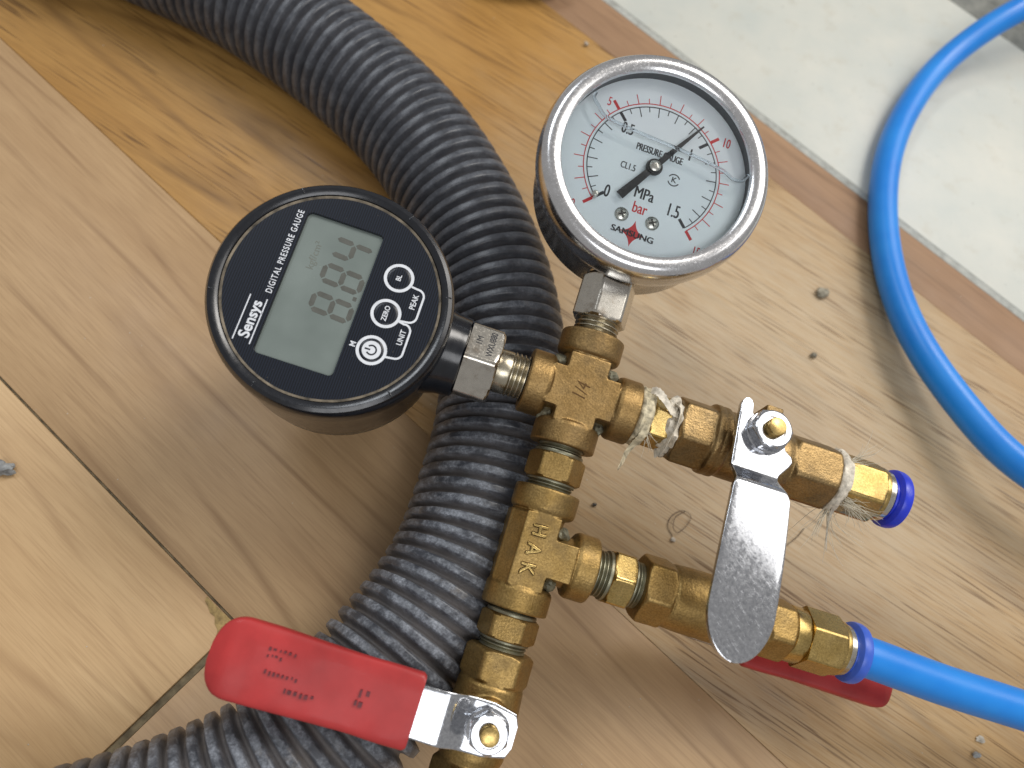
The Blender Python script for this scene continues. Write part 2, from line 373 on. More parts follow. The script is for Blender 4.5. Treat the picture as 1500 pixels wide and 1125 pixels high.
def text_mb(txt, size, T, sx=1.0, depth=.03, bold=0.0, align='CENTER', spacing=1.0, mb=None, bevel=0.0):
    cu = bpy.data.curves.new('t', 'FONT'); cu.body = txt; cu.size = size; cu.align_x = align; cu.align_y = 'CENTER'
    cu.extrude = depth; cu.offset = bold; cu.space_character = spacing; cu.resolution_u = 4
    if bevel: cu.bevel_depth = bevel; cu.bevel_resolution = 2
    o = bpy.data.objects.new('t', cu); C.objects.link(o)
    dg = bpy.context.evaluated_depsgraph_get(); me = bpy.data.meshes.new_from_object(o.evaluated_get(dg))
    mb = mb or MB()
    mb.add([(v.co.x * sx, v.co.y, v.co.z) for v in me.vertices], [tuple(p.vertices) for p in me.polygons], T)
    bpy.data.objects.remove(o); bpy.data.curves.remove(cu); bpy.data.meshes.remove(me)
    return mb

def bold_text(txt, size, T, sx, mb, wd=.09, depth=.015):
    for k in (-1, 0, 1): text_mb(txt, size, T @ tr(k * wd, 0, k * .002), sx, depth, 0.0, mb=mb)
def arc(cx, cy, r, a0, a1, n=24): return [(cx + r * math.cos(math.radians(a0 + (a1 - a0) * i / n)), cy + r * math.sin(math.radians(a0 + (a1 - a0) * i / n))) for i in range(n + 1)]
def crom(P, per=14):
    P = [Vector(p) for p in P]; P = [P[0] * 2 - P[1]] + P + [P[-1] * 2 - P[-2]]; out = []
    for i in range(1, len(P) - 2):
        a, b, c_, d = P[i - 1:i + 3]
        for k in range(per):
            t_ = k / per; out.append(.5 * ((2 * b) + (c_ - a) * t_ + (2 * a - 5 * b + 4 * c_ - d) * t_ ** 2 + (3 * b - a - 3 * c_ + d) * t_ ** 3))
    out.append(P[-2]); return out
def resample(P, step):
    out = [P[0]]; acc = 0.0
    for a, b in zip(P, P[1:]):
        L = (b - a).length
        while acc + L >= step:
            f = (step - acc) / L; a = a + (b - a) * f; out.append(a); L = (b - a).length; acc = 0.0
        acc += L
    return out
def sstep(a, b, x): t_ = max(0, min(1, (x - a) / (b - a))); return t_ * t_ * (3 - 2 * t_)
def prop(o, label=None, cat=None, group=None, kind=None):
    for k, v_ in (('label', label), ('category', cat), ('group', group), ('kind', kind)):
        if v_: o[k] = v_
    return o

# ------------------------------------------------------------------ floor (boards run along p, q points to the tiles)
A_ = math.radians(-41.8)
TF = frame((0, 0, 0), (math.cos(A_), math.sin(A_), 0), (-math.sin(A_), math.cos(A_), 0), (0, 0, 1))
fl = MB().box(-520, 420, -230, 640, -16, -9, TF, 0).build('floor', 'gap', smooth=0); prop(fl, 'sheet under the boards and tiles', None, None, 'structure')
del fl['label']
def slab(name, p0, p1, q0, q1, z0, z1, mat, parent, b=.35): return MB().box(p0, p1, q0, q1, z0, z1, TF, b).build(name, mat, parent, 40)
slab('floor_board', -500, -53.6, -220, -8.3, -8, 0, 'light_a', fl)
slab('floor_board', -51.2, 400, -220, -8.3, -8, -.15, 'light_c', fl)
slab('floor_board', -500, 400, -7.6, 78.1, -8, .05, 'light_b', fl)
slab('seam_dirt', -500, 400, -8.2, -7.7, -8, -.7, 'joint', fl, 0)
slab('joint_strip', -53.4, -51.4, -220, -8.4, -8, -.9, 'joint', fl, 0)
# chipped corner where the joint meets the long seam
pts = [(-53.6, -8.2), (-56, -8.4), (-62, -8.6), (-66.5, -8.6), (-66, -9.9), (-64, -10.4), (-62, -11.2), (-60, -11.0), (-58.4, -12.4), (-56.4, -13.0), (-55, -14.6), (-53.6, -15.4)]
MB().poly(pts, .01, .16, TF).build('chipped_filler', 'filler', fl, 0)
th = slab('threshold', -500, 400, 78.2, 272.2, -8, .12, 'oak', None, .25); prop(th, None, None, None, 'structure')
ed = slab('edge_strip', -500, 400, 272.3, 296.8, -8, .0, 'brown', th, .5)
tf = slab('tile_floor', -500, 400, 296.85, 470, -8, -.12, 'grout', None, 0); prop(tf, None, None, None, 'structure')
slab('tile', -500, 400, 300.5, 451, -.5, .12, 'tile', tf, .2)
slab('grout_line', -500, 400, 451.3, 470, -.5, -.02, 'grey', tf, .02)
slab('tile', -500, 400, 470.5, 640, -8, -.2, 'grey', tf, .2)

# ------------------------------------------------------------------ camera-calibrated placing helper (used for loose things on the floor)
def at(u, v_, z=0.0):
    c_ = Vector(((u - 750) / FPX, (v_ - 562.5) / FPX, 1.0)); wv_ = Vector((_X.dot(c_), _Y.dot(c_), _Z.dot(c_)))
    return Vector((0, 0, CAM_H)) + wv_ * ((z - CAM_H) / wv_.z)

# ------------------------------------------------------------------ black corrugated hose
R0 = 22.0
hp = [(-190, 318, R0), (-150, 303, R0), (-116, 290, R0), (-88, 278, R0), (-67, 266, R0), (-44, 250, R0), (-22, 231.5, R0), (-1, 209, R0), (15, 184, R0), (27, 156, R0), (33, 131, R0), (34.5, 107, R0),
      (32.5, 86, R0), (27.5, 64, R0), (22, 47, R0), (12.5, 30, R0), (0, 14, R0), (-12, 1.5, R0), (-26, -9.5, R0), (-43, -18.5, R0), (-62, -25.5, R0), (-90, -33, R0), (-120, -38, R0)]
step = .42; path = resample(crom(hp, 24), step)
vs_, fs_, cre, dus = [], [], [], []; NS = 84; pitch = 5.15
up = Vector((0, 0, 1))
for i, p in enumerate(path):
    d = (path[min(i + 3, len(path) - 1)] - path[max(i - 3, 0)]).normalized(); sd = d.cross(up).normalized()
    s_ = i * step
    for j in range(NS):
        th_ = 2 * PI * j / NS
        ph = s_ / pitch + j / NS
        k = sstep(.0, .62, .5 + .5 * math.cos(2 * PI * ph))
        big = noise.noise((p.x * .02, p.y * .02, j / NS * 2)) * .35
        r = 18.1 + 3.5 * k + big
        vs_.append((p + sd * (math.cos(th_) * r) + up * (math.sin(th_) * r)) * S)
        cre.append(k)
        tfr = max(0.0, min(1.0, (150 - p.y) / 90.0)) if p.x > -60 else 0.0
        dus.append(.30 + .70 * tfr)
for i in range(len(path) - 1):
    for j in range(NS):
        a = i * NS + j; b = i * NS + (j + 1) % NS; fs_.append((a, a + NS, b + NS, b))
me = bpy.data.meshes.new('corrugated_hose'); me.from_pydata(vs_, [], fs_)
me.attributes.new('crest', 'FLOAT', 'POINT').data.foreach_set('value', cre)
me.attributes.new('dusty', 'FLOAT', 'POINT').data.foreach_set('value', dus)
for p in me.polygons: p.use_smooth = True
me.materials.append(MAT['hose'])
hose = bpy.data.objects.new('corrugated_hose', me); C.objects.link(hose)
prop(hose, 'thick black ribbed corrugated hose, dusty, curving over the wooden floor under the brass fittings', 'hose')

# ------------------------------------------------------------------ the screwed-together manifold
ORG = Vector((50.6, 88.38, 58.0))
MX, MY, MZ = Vector((0.9655, -0.2578, -0.0372)), Vector((0.2587, 0.933, 0.2503)), Vector((-0.0298, -0.2513, 0.9675))
man = bpy.data.objects.new('pressure_manifold', None); C.objects.link(man); man.empty_display_size = .02
mm_ = frame(ORG * S, MX, MY, MZ); man.matrix_world = mm_
prop(man, 'pressure testing assembly of brass fittings, two round gauges and three lever valves screwed together', 'pressure tester')
# axes: lathe axis z along the pipe; local x,y across it
TX = frame((0, 0, 0), (0, 1, 0), (0, 0, 1), (1, 0, 0))            # along +x of the manifold
TXn = frame((0, 0, 0), (0, 1, 0), (0, 0, -1), (-1, 0, 0))         # along -x
TY = frame((0, 0, 0), (0, 0, 1), (1, 0, 0), (0, 1, 0))            # along +y (up to the dial gauge)
TYn = frame((0, 0, 0), (0, 0, 1), (-1, 0, 0), (0, -1, 0))         # along -y
# second branch: origin at the tee, rolled a little about the pipe
T2 = tr(0, -46.26, 0) @ rot(2.8, 'Y'); TX2 = T2 @ TX
lab = lambda o, l: prop(o, l)

# --- cross
def collar(mb, T, r, z0, z1): return mb.lathe([(r - 1.6, z0), (r - .4, z0 + .7), (r, z0 + 1.6), (r, z1 - .5), (r - .15, z1 - .15), (r - .5, z1), (r - 2.7, z1), (r - 2.9, z1 - 1.2), (.05, z1 - 1.2)], T, 56)
c = MB()
for T, e in ((TX, 17.4), (TXn, 15.7), (TY, 18.2), (TYn, 15.7)):
    c.cyl(7.0, -1, e - 4, T, 48, .3); collar(c, T, 9.4, e - 7.4, e)
c.box(-9.6, 10.2, -5.9, 5.9, -7.6, 8.15, I4, .3); c.box(-5.9, 5.9, -9.6, 10.6, -7.6, 8.15, I4, .3)
for sx in (-1, 1):
    for sy in (-1, 1): c.box(min(sx * 5, sx * 8.6), max(sx * 5, sx * 8.6), min(sy * 5, sy * 8.6), max(sy * 5, sy * 8.6), -4.5, 2.2, I4, .4)
cross = c.build('cross_fitting', 'cast', man, 40, remesh=.30, sm_it=2); lab(cross, 'four-way cast brass cross marked 1/4 joining both gauges')
text_mb('1/4', 5.8, tr(-.2, .2, 8.16) @ rot(80, 'Z'), .68, .06, 0.0).build('lettering', m_plain('engraved', lin(96, 70, 38), .6, .6), cross, 0)
for sx, sy in ((-1, 1), (1, 1), (-1, -1), (1, -1)):
    m = MB(); bm = bmesh.new(); bmesh.ops.create_icosphere(bm, subdivisions=3, radius=1)
    vsn = [Vector((v.co.x * 2.5, v.co.y * 2.5, v.co.z * 3.6)) * (1 + .25 * noise.noise(v.co * 2.0)) for v in bm.verts]; fsn = [tuple(v.index for v in f.verts) for f in bm.faces]; bm.free()
    m.add(vsn, fsn, tr(sx * 7.7, sy * 7.7, .4)).build('patina_spot', 'patina', cross)

# --- nipples
def nipple(T, t0, h0, h1, t1, af, r0, name='hex_nipple', mat='turned', thr='dull_thread', parent=man):
    o = MB().hexa(af, h0, h1, T, r0).build(name, mat, parent, 30)
    m = MB().thread(6.5, t0, h0 + .2, T, 1.1, .45); m.cyl(7.0, h0 - 1.0, h0 + .1, T, 40, .2)
    m.thread(6.5, h1 - .2, t1, T, 1.1, .45); m.cyl(6.9, h1 - .1, h1 + .7, T, 40, .2)
    m.build('thread', thr, o, 30); return o
n1 = nipple(TYn, 13, 18.3, 25.8, 31, 14.6, 38 - 30, mat='cast_b'); lab(n1, 'brass hex nipple between the cross and the tee')
n2 = nipple(TYn, 59, 63.8, 70.4, 76, 14.6, 38 - 30, mat='cast_b'); lab(n2, 'brass hex nipple below the tee')
n3 = nipple(TX2, 15, 22.8, 29.6, 36, 14.4, 58, mat='turned'); lab(n3, 'brass hex nipple right of the tee')
n4 = nipple(TX, 15, 21.6, 28.6, 33, 14.0, 40, mat='turned'); lab(n4, 'brass hex nipple wrapped in frayed white tape')

# --- tee
c = MB(); TT = tr(0, -46.26, 0)
for T, e in ((TT @ TY, 17.9), (TT @ TYn, 15.9), (T2 @ TX, 18.0)):
    c.cyl(6.9, -2, e - 4, T, 48); collar(c, T, 9.3, e - 7.2, e)
c.poly([(-8.6, -9.2), (-8.6, 10.5), (4.6, 10.5), (4.6, 4.8), (11.2, 4.8), (11.2, -5.0), (4.6, -5.0), (4.6, -9.2)], -7.6, 3.6, TT)
c.poly([(-5.0, -9.4), (-5.0, 10.7), (4.8, 10.7), (4.8, 5.0), (11.4, 5.0), (11.4, -5.2), (4.8, -5.2), (4.8, -9.4)], 0, 8.5, TT)
c.add([(-8.8, -9.2, 3), (-8.8, 10.5, 3), (-4.6, 10.5, 8.5), (-4.6, -9.2, 8.5), (-4, -9.2, 0), (-4, 10.5, 0)], [(0, 1, 2, 3), (3, 2, 5, 4), (4, 5, 1, 0), (0, 3, 4), (1, 5, 2)], TT)
tee = c.build('tee_fitting', 'cast_b', man, 40, remesh=.30, sm_it=2); lab(tee, 'cast brass tee with raised letters HAK')
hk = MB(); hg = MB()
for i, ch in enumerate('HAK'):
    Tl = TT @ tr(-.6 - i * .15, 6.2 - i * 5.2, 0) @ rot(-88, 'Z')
    text_mb(ch, 5.6, Tl @ tr(0, 0, 8.72), .84, .14, -.06, mb=hk, bevel=.24)
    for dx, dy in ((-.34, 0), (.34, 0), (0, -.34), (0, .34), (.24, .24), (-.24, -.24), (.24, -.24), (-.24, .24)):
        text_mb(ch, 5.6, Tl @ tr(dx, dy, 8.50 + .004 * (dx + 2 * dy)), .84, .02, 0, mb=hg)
hk.build('lettering', 'turned', tee, 60)  # brighter brass than the tee, for relief that flat light leaves unseen
hg.build('letter_outline', 'outline', tee, 0)  # dark outline standing in for shading round the raised letters, dirt included
for sy in (1, -1):
    m = MB(); bm = bmesh.new(); bmesh.ops.create_icosphere(bm, subdivisions=3, radius=1)
    m.add([Vector((v.co.x * 2.4, v.co.y * 2.2, v.co.z * 3.8)) * (1 + .25 * noise.noise(v.co * 2.0 + Vector((4, sy, 0)))) for v in bm.verts], [tuple(v.index for v in f.verts) for f in bm.faces], TT @ tr(6.9, sy * 7.0, 1.0)); bm.free()
    m.build('patina_spot', 'patina', tee)

# --- ball valves
def valve(T, a, b, af0, af1, rb, stem, label, hl0=9.5, hl1=12.0, mat='valve', grooves=True):
    """T: pipe axis z, local y = stem side"""
    m = MB()
    m.hexa(af0, a, a + hl0, T, 30); m.hexa(af1, b - hl1, b, T, 30)
    if grooves: m.lathe([(rb - 1, a + hl0 - .6), (rb + .55, a + hl0 + .2), (rb + .6, a + hl0 + 1.9), (rb + .1, a + hl0 + 2.2), (rb + .55, a + hl0 + 2.6), (rb + .5, a + hl0 + 4.2), (rb - .6, a + hl0 + 4.8), (rb - 2, a + hl0 + 5)], T, 64)
    m.lathe([(rb - 2.2, a + hl0 - 1), (rb - .4, a + hl0 + .6), (rb - .1, a + hl0 + 5), (rb, stem - 3), (rb, stem + 4), (rb - .5, b - hl1 - 2.5), (rb - 1.6, b - hl1 + .8), (rb - 2.5, b - hl1 + 2)], T, 64)
    TS = T @ tr(0, 0, stem) @ rot(-90, 'X')          # local z along the stem
    m.cyl(6.2, 0, rb + 3.4, TS, 40, .5)
    m.cyl(4.3, rb + 2, rb + 6.4, TS, 32, .4)
    o = m.build('ball_valve', mat, man, 40, remesh=.36, sm_it=2); lab(o, label)
    return o, TS
def lathe_nut(o, TS, z, af=9.4, h=4.2, r0=20, shaft=2.4, up=2.4):
    n = MB().hexa(af, z, z + h, TS, r0); n.lathe([(af * .5, z + h - .1), (af * .5, z + h + .3), (af * .46, z + h + .55), (shaft + .9, z + h + .5), (shaft + .6, z + h - .8)], TS, 40, False, False)
    n.cyl(af * .58, z - .7, z, TS, 40, .2)
    n.build('nut', 'lever', o, 30)
    st = MB().cyl(shaft, z - 4, z + h + up, TS, 28, .25); st.thread(shaft + .12, z + h - .5, z + h + up - .9, TS, .5, .14, 28)
    st.build('stem', 'turned', o, 35)

# upper right valve: bare steel lever; stem leans towards the dial gauge
T1v = rot(-11.0, 'X') @ TX
v1, TS1 = valve(T1v, 29.6, 78.8, 18.2, 17.6, 10.0, 50.6, 'upper brass ball valve with a bare steel lever', 10.2, 14.5)
# lever frame: u along the lever, w across, z along the stem
TL1 = T1v @ tr(0, 0, 50.6) @ frame((0, 0, 0), (-1, 0, 0), (0, 0, 1), (0, 1, 0))
def sstep(a, b, x): t_ = max(0, min(1, (x - a) / (b - a))); return t_ * t_ * (3 - 2 * t_)
def pw(tab):
    def f(x):
        if x <= tab[0][0]: return tab[0][1]
        for (x0, y0), (x1, y1) in zip(tab, tab[1:]):
            if x <= x1: return y0 + (y1 - y0) * (x - x0) / (x1 - x0)
        return tab[-1][1]
    return f
zl = 16.2
UE = 61.5
Lf = pw([(-8.6, -6.6), (-8.2, -7.5), (-7.2, -8.2), (-6, -8.4), (11, -8.3), (13.5, -7.6), (15.5, -7.7), (18.5, -8.4), (34, -8.9), (48, -9.0)])
Rf = pw([(-8.6, -6.4), (-8.2, -5.4), (-7.2, -4.8), (-4.6, -4.6), (-4.0, -4.2), (-3.4, 2.5), (-2, 4.6), (1.5, 5.6), (3.4, 6.3), (4.6, 8.2), (6.0, 8.6), (7.4, 8.0), (11, 5.3), (12.5, 5.0), (14.5, 5.6), (18.5, 7.6), (34, 8.4), (48, 8.6)])
def endcap(f, sgn):
    def g(u):
        if u <= 48: return f(u)
        k = math.sqrt(max(0, 1 - ((u - 48) / (UE - 48)) ** 2)); return -.2 + (f(48) + .2) * max(k, .02)
    return g
us = [-8.6, -8.4, -8.2, -7.7, -7.2, -6, -5, -4.6, -4.3, -4, -3.7, -3.4, -2.7, -2, -1, 0, 1.5, 2.5, 3.4, 4, 4.6, 5.3, 6, 6.7, 7.4, 9, 10, 10.6, 11.2, 11.8, 12.5, 13.2, 14, 14.8, 15.6, 16.3, 17, 17.6, 18.5, 20, 24, 28, 32, 36, 40, 44, 48, 50, 52, 54, 55.5, 57, 58.2, 59.2, 60, 60.6, 61.1, 61.4, 61.5]
zfun = lambda u: zl + 4.2 * sstep(11.2, 17.2, u) - .0016 * max(0, u - 22) ** 2
MB().blade(us, endcap(Lf, -1), endcap(Rf, 1), zfun, lambda u: .95, .16, TL1, 40, .10).build('lever', 'lever', v1, 28)
lathe_nut(v1, TS1, zl + .95 + .7, 10.4, 3.4, 8, 2.5, 2.6)
MB().box(5.8, 8.8, -4.2, .8, 5, zl + .6, TS1, .5).build('stop_lug', 'valve', v1, 40)

# red-sleeved valves: the lower right one has its stem underneath, the bottom one on top
def red_handle(o, TS, TLr, zh, seed):
    # plate
    P_L = pw([(-7, -3), (-6, -5.4), (0, -6.6), (10, -6.6), (24, -6.2)]); P_R = pw([(-7, 3), (-6, 5.4), (0, 6.6), (10, 6.6), (24, 6.2)])
    MB().blade([-7, -6.6, -6, -4, 0, 4, 6, 7, 8, 9, 10, 11, 12, 13, 14, 18, 24], P_L, P_R, lambda u: zh + 3.0 * sstep(5, 12, u), lambda u: 1.0, .16, TLr, 36).build('lever_plate', 'lever', o, 28)
    UE_ = 70.0
    def hw(u):
        base = pw([(18.5, 9.2), (26, 9.3), (34, 9.1), (44, 9.3), (56, 9.7), (66, 9.8)])(u)
        if u > 62: base *= max(.03, (1 - ((u - 62) / (UE_ - 62)) ** 2.6)) ** (1 / 2.6)
        if u < 19.2: base *= .93 + .07 * (u - 18.5) / .7
        return base
    us_ = [18.5, 18.6, 18.9, 19.3, 20, 22, 25, 28, 32, 36, 40, 44, 48, 52, 56, 59, 60.5, 62, 63.2, 64.5, 66, 67, 68, 68.7, 69.3, 69.7, 69.95]
    th = pw([(18.5, 2.3), (24, 2.2), (34, 2.0), (42, 2.5), (58, 2.6), (66, 2.3), (70, .8)])
    return MB().blade(us_, lambda u: -hw(u), hw, lambda u: zh + 3.2 + .5 * math.sin(u * .09), th, .42, TLr, 44, .5).build('grip_sleeve', 'red', o, 50)
T2v = TX2 @ rot(165, 'Z')
v2, TS2 = valve(T2v, 32.3, 78.3, 17.4, 16.0, 9.4, 57.5, 'lower right brass ball valve with its red lever underneath', 8.6, 8.0, 'cast_b', False)
TL2 = T2v @ tr(0, 0, 57.5) @ frame((0, 0, 0), (0, 0, 1), (1, 0, 0), (0, 1, 0))
h2 = red_handle(v2, TS2, TL2, 15.2, 1); prop(h2, 'red vinyl grip lying near the floor under the blue tube')
lathe_nut(v2, TS2, 17.0, 9.0, 3.4, 0, 2.4, 1.5)
# for TYn local x = manifold z, so turn it until local y is the manifold z
T3 = TYn @ rot(-90, 'Z')
v3, TS3 = valve(T3, 73.2, 112, 17.0, 17.0, 9.4, 90.5, 'bottom brass ball valve with a red-sleeved lever on top', 8.6, 9.0, 'cast_b', False)
TL3 = T3 @ tr(0, 0, 90.5) @ frame((0, 0, 0), (-1, 0, 0), (0, 0, 1), (0, 1, 0))
h3 = red_handle(v3, TS3, TL3, 15.2, 2); prop(h3, 'red vinyl grip with faded print, crossing the black hose')
lathe_nut(v3, TS3, 17.0, 9.4, 3.6, 12, 2.4, 2.4)
MB().box(-3.4, 1.4, -9.4, -6.2, 5, 15.5, TS3 @ rot(-90, 'Z'), .5).build('stop_lug', 'valve', v3, 40)
# faded print on the grip: blocks and ticks too worn to read
pr = MB(); zt = 15.2 + 3.2 + 2.62
for u0, w0, n_, du, hh in ((50, -5.0, 6, .9, .8), (53, -3.4, 4, .8, .7), (48, .2, 8, .8, 1.0), (43, 3.0, 6, 1.0, 1.2), (31.5, 1.0, 2, 1.0, 1.4), (30.5, -1.6, 2, 1.4, 2.0)):
    for k in range(n_):
        uu = u0 + k * du * 1.35; jj = random.uniform(-.15, .15)
        pr.box(uu, uu + du * random.uniform(.35, .9), w0 + jj, w0 + hh * random.uniform(.5, 1) + jj, zt - .9, zt + .12 * math.sin(uu), TL3, 0)
pr.build('print_marks', 'print', v3, 0)

# --- push-in tube fittings
def push(T, a, label, af=16.2, r0=40, tilt=0, col='collar', L=12.0):
    m = MB().hexa(af, a, a + L, T, r0, (0, 1)); m.lathe([(af * .49, a + L - .6), (af * .5, a + L + .4), (af * .49, a + L + 1.2), (af * .44, a + L + 1.6)], T, 48)
    m.cyl(6.6, a - 5, a + .5, T)
    o = m.build('push_fitting', 'turned', man, 30); lab(o, label)
    MB().lathe([(af * .42, a + L + .8), (af * .465, a + L + 1.2), (af * .46, a + L + 3.0), (af * .43, a + L + 3.6), (5.4, a + L + 3.6)], T, 48).build('metal_ring', 'nickel', o, 30)
    TC = T @ tr(0, 0, a + L + 3.4) @ rot(tilt, 'X')
    MB().lathe([(6.15, -1), (6.7, -.8), (6.9, .5), (7.8, .7), (8.6, 1.2), (8.8, 1.8), (8.8, 3.2), (8.6, 3.9), (8.1, 4.2), (6.5, 4.2), (6.15, 3.6), (6.15, -1)], TC, 64, False, False).build('release_collar', col, o, 35)
    MB().lathe([(6.15, -14), (6.15, 0)], TC, 40, True, False).build('bore', 'gap', o, 35)
    return o
pf1 = push(TX, 81.6, 'brass push fitting with an empty blue collar', 16.4, 22, 4, 'collar', 11.6)
pf2 = push(TX2, 83.0, 'brass push fitting holding the blue tube', 16.0, 36, 0, 'collar_b', 11.2)
MB().lathe([(7.2, 77.8), (8.0, 78.6), (8.1, 82.2), (7.6, 83.2)], TX2, 48).build('shoulder', 'turned', pf2, 35)
MB().thread(7.0, 77.9, 79.6, TX2, .8, .5).build('thread', 'dull_thread', pf2, 30)

# --- sealing tape and loose fibres
tp = MB().lathe([(6.0, 16.6), (8.2, 17.2), (8.6, 18.4), (8.3, 19.6), (8.5, 20.6), (7.8, 21.6), (6.2, 22.2)], TX, 60, True, True, 1.3).build('thread_tape', 'tape_g', man, 60); lab(tp, 'grubby white tape wound on the thread beside the cross')
tp2 = MB().lathe([(6.6, 25.6), (7.6, 26.2), (8.0, 27.2), (8.4, 28.2), (8.7, 29.2), (7.6, 30.0)], TX, 60, True, True, 2.2).build('thread_tape', 'tape', man, 60)
def ribbon(name, pts, wd, mat, parent, nrm=(0, 0, 1), tw=0.0):
    P = crom(pts, 8); m = MB(); rows = []
    for i, p in enumerate(P):
        d = (P[min(i + 1, len(P) - 1)] - P[max(i - 1, 0)]).normalized(); s_ = d.cross(Vector(nrm)).normalized(); nn = s_.cross(d)
        a_ = tw * i / len(P); s2 = s_ * math.cos(a_) + nn * math.sin(a_); n2 = d.cross(s2)
        ww = wd * (.75 + .5 * abs(noise.noise((i * .35, 2, 5)))) / 2
        rows.append([p - s2 * ww - n2 * .06, p + s2 * ww - n2 * .06, p + s2 * ww + n2 * .06, p - s2 * ww + n2 * .06])
    return m.grid(rows, I4, True, True, True).build(name, mat, parent, 60)
ribbon('loose_tape', [(20.5, -2, 8.2), (20, -6.5, 6.5), (19.2, -9, 3), (18.2, -11.5, 2), (17.6, -14.5, 2.5), (16.8, -17, 3)], 2.4, 'tape_g', man, (0, 0, 1), 1.2)
ribbon('loose_tape', [(19.5, 7.2, 5.4), (21, 7.0, 7.4), (23.5, 4.8, 8.6), (26, 2.6, 8.8), (28, 2.2, 8.4)], 2.6, 'tape', man, (0, 0, 1), .5)
ribbon('loose_tape', [(26.5, 5.0, 7.6), (28.2, 3.4, 8.6), (28.2, -1, 9.2), (27.4, -5, 8.0), (27.0, -8.2, 4.0), (26.2, -9.2, 1)], 3.2, 'tape', man, (1, 0, .4), .4)
tp3 = MB().lathe([(7.0, 78.2), (9.2, 78.9), (9.5, 79.9), (9.2, 81.0), (8.9, 81.8), (7.6, 82.4)], TX, 60, True, True, .8).build('thread_tape', 'tape', man, 60); lab(tp3, 'white tape bulging out behind the upper push fitting')
def fibres(n_, base, dirf, r_=.09, L=(6, 12), mat='fibre', seed=1, name='loose_fibres'):
    rnd = random.Random(seed); m = MB()
    for k in range(n_):
        p = Vector(base(rnd)); d = Vector(dirf(rnd)).normalized(); pts = [p.copy()]; Ls = rnd.uniform(*L); cur = Vector((rnd.gauss(0, 1), rnd.gauss(0, 1), rnd.gauss(0, .6)))
        for i in range(7):
            d = (d + cur * .10 + Vector((rnd.gauss(0, .08), rnd.gauss(0, .08), rnd.gauss(0, .06)))).normalized(); p = p + d * Ls / 7; pts.append(p.copy())
        m.sweep(crom(pts, 3), lambda q: r_ * (1 - .6 * q), 5)
    o = m.build(name, mat, man, 60); o['kind'] = 'stuff'; return o
fibres(70, lambda r: (81.5 + r.uniform(-.5, 1), r.uniform(-7.6, -3.6), 6.8 + r.uniform(-1.2, .8)), lambda r: (1, -.10 + r.gauss(0, .16), -.12 + r.gauss(0, .12)), .085, (6, 13), 'fibre', 3)
fibres(26, lambda r: (80 + r.uniform(-1, 1), -8 + r.uniform(-1, 1), 2 + r.uniform(-2, 2)), lambda r: (.15 + r.gauss(0, .35), -1, -.5 + r.gauss(0, .3)), .10, (8, 19), 'fibre', 5)
fibres(12, lambda r: (81, 5 + r.uniform(-1, 2), 7.5), lambda r: (1, .5 + r.gauss(0, .3), .3), .09, (5, 12), 'fibre', 9)
fibres(16, lambda r: (21.4, -5 + r.uniform(-2, 2), 6 + r.uniform(-1, 1)), lambda r: (.8 + r.gauss(0, .3), -1, -.3), .08, (3, 6), 'fibre', 12)
ribbon('loose_tape', [(80.6, -6.8, 6.4), (81, -9, 3), (82, -12, 0), (84, -16, -3), (86, -20, -5)], 1.5, 'tape', man, (0, 0, 1), 1.0)

# ------------------------------------------------------------------ digital gauge
TD = tr(-71.9, 0, 0) @ rot(-4.6, 'X')
ZF = 17.6
dg_ = MB().lathe([(26, -14.2), (30.6, -14.0), (31.0, -13.4), (31.2, -4), (31.4, 4), (31.6, 8), (31.8, 10)], TD, 128, False, False)
dg_.lathe([(31.7, 9.9), (32.1, 10.3), (32.2, 15.5), (32.0, 17.2), (31.3, 18.3), (30.3, 18.7), (29.4, 18.5), (28.7, 18.1), (28.4, 17.3), (28.3, 16.5)], TD, 128, False, False)
# neck towards the steel nut
TDX = TX
dg_.lathe([(14.5, -49), (14.0, -46), (12.9, -42.5), (12.0, -39.5), (11.7, -36.2), (11.5, -35.0), (10.8, -34.6), (8, -34.5)], TX, 56, False, True)
dig = dg_.build('digital_gauge', 'black', man, 30); lab(dig, 'round black digital pressure gauge with grey display reading 8.84')
MB().lathe([(.05, -23), (28.6, -23), (29.8, -22.4), (30.3, -21), (30.7, -14.05), (26, -14.0)], TD, 96, True, False).build('back_cap', 'cap', dig, 30)
# face film with a window for the display
x0, x1, y0, y1, rc = -13.7, 7.2, -20.5, 20.6, 1.3
rr_ = []
for cx_, cy_, a0 in ((x1 - rc, y1 - rc, 0), (x0 + rc, y1 - rc, 90), (x0 + rc, y0 + rc, 180), (x1 - rc, y0 + rc, 270)):
    rr_ += arc(cx_, cy_, rc, a0, a0 + 90, 5)
def dens(P, k):
    out = []
    for a, b in zip(P, P[1:] + P[:1]):
        kk = max(1, int(math.hypot(b[0] - a[0], b[1] - a[1]) / .55))
        for i in range(kk): out.append((a[0] + (b[0] - a[0]) * i / kk, a[1] + (b[1] - a[1]) * i / kk))
    return out
rim = dens(rr_, 4); cxm, cym = (x0 + x1) / 2, 0
rows = [[(x, y, ZF - 1.1) for x, y in rim], [(x, y, ZF - .12) for x, y in rim], [(x * 1.0 + .12 * (1 if x > cxm else -1), y + .12 * (1 if y > 0 else -1), ZF) for x, y in rim]]
oc = []
for x, y in rim:
    # project out from the window centre to the round rim
    d = Vector((x - cxm, y - cym)).normalized(); b_ = cxm * d.x + cym * d.y; c0 = cxm ** 2 + cym ** 2 - 28.4 ** 2; tt = -b_ + math.sqrt(b_ * b_ - c0); oc.append((cxm + d.x * tt, cym + d.y * tt, ZF))
rows.append([(a[0] * .5 + b[0] * .5, a[1] * .5 + b[1] * .5, ZF) for a, b in zip(rows[2], oc)]); rows.append(oc)
MB().grid(rows, TD, True).build('face', 'film', dig, 20)
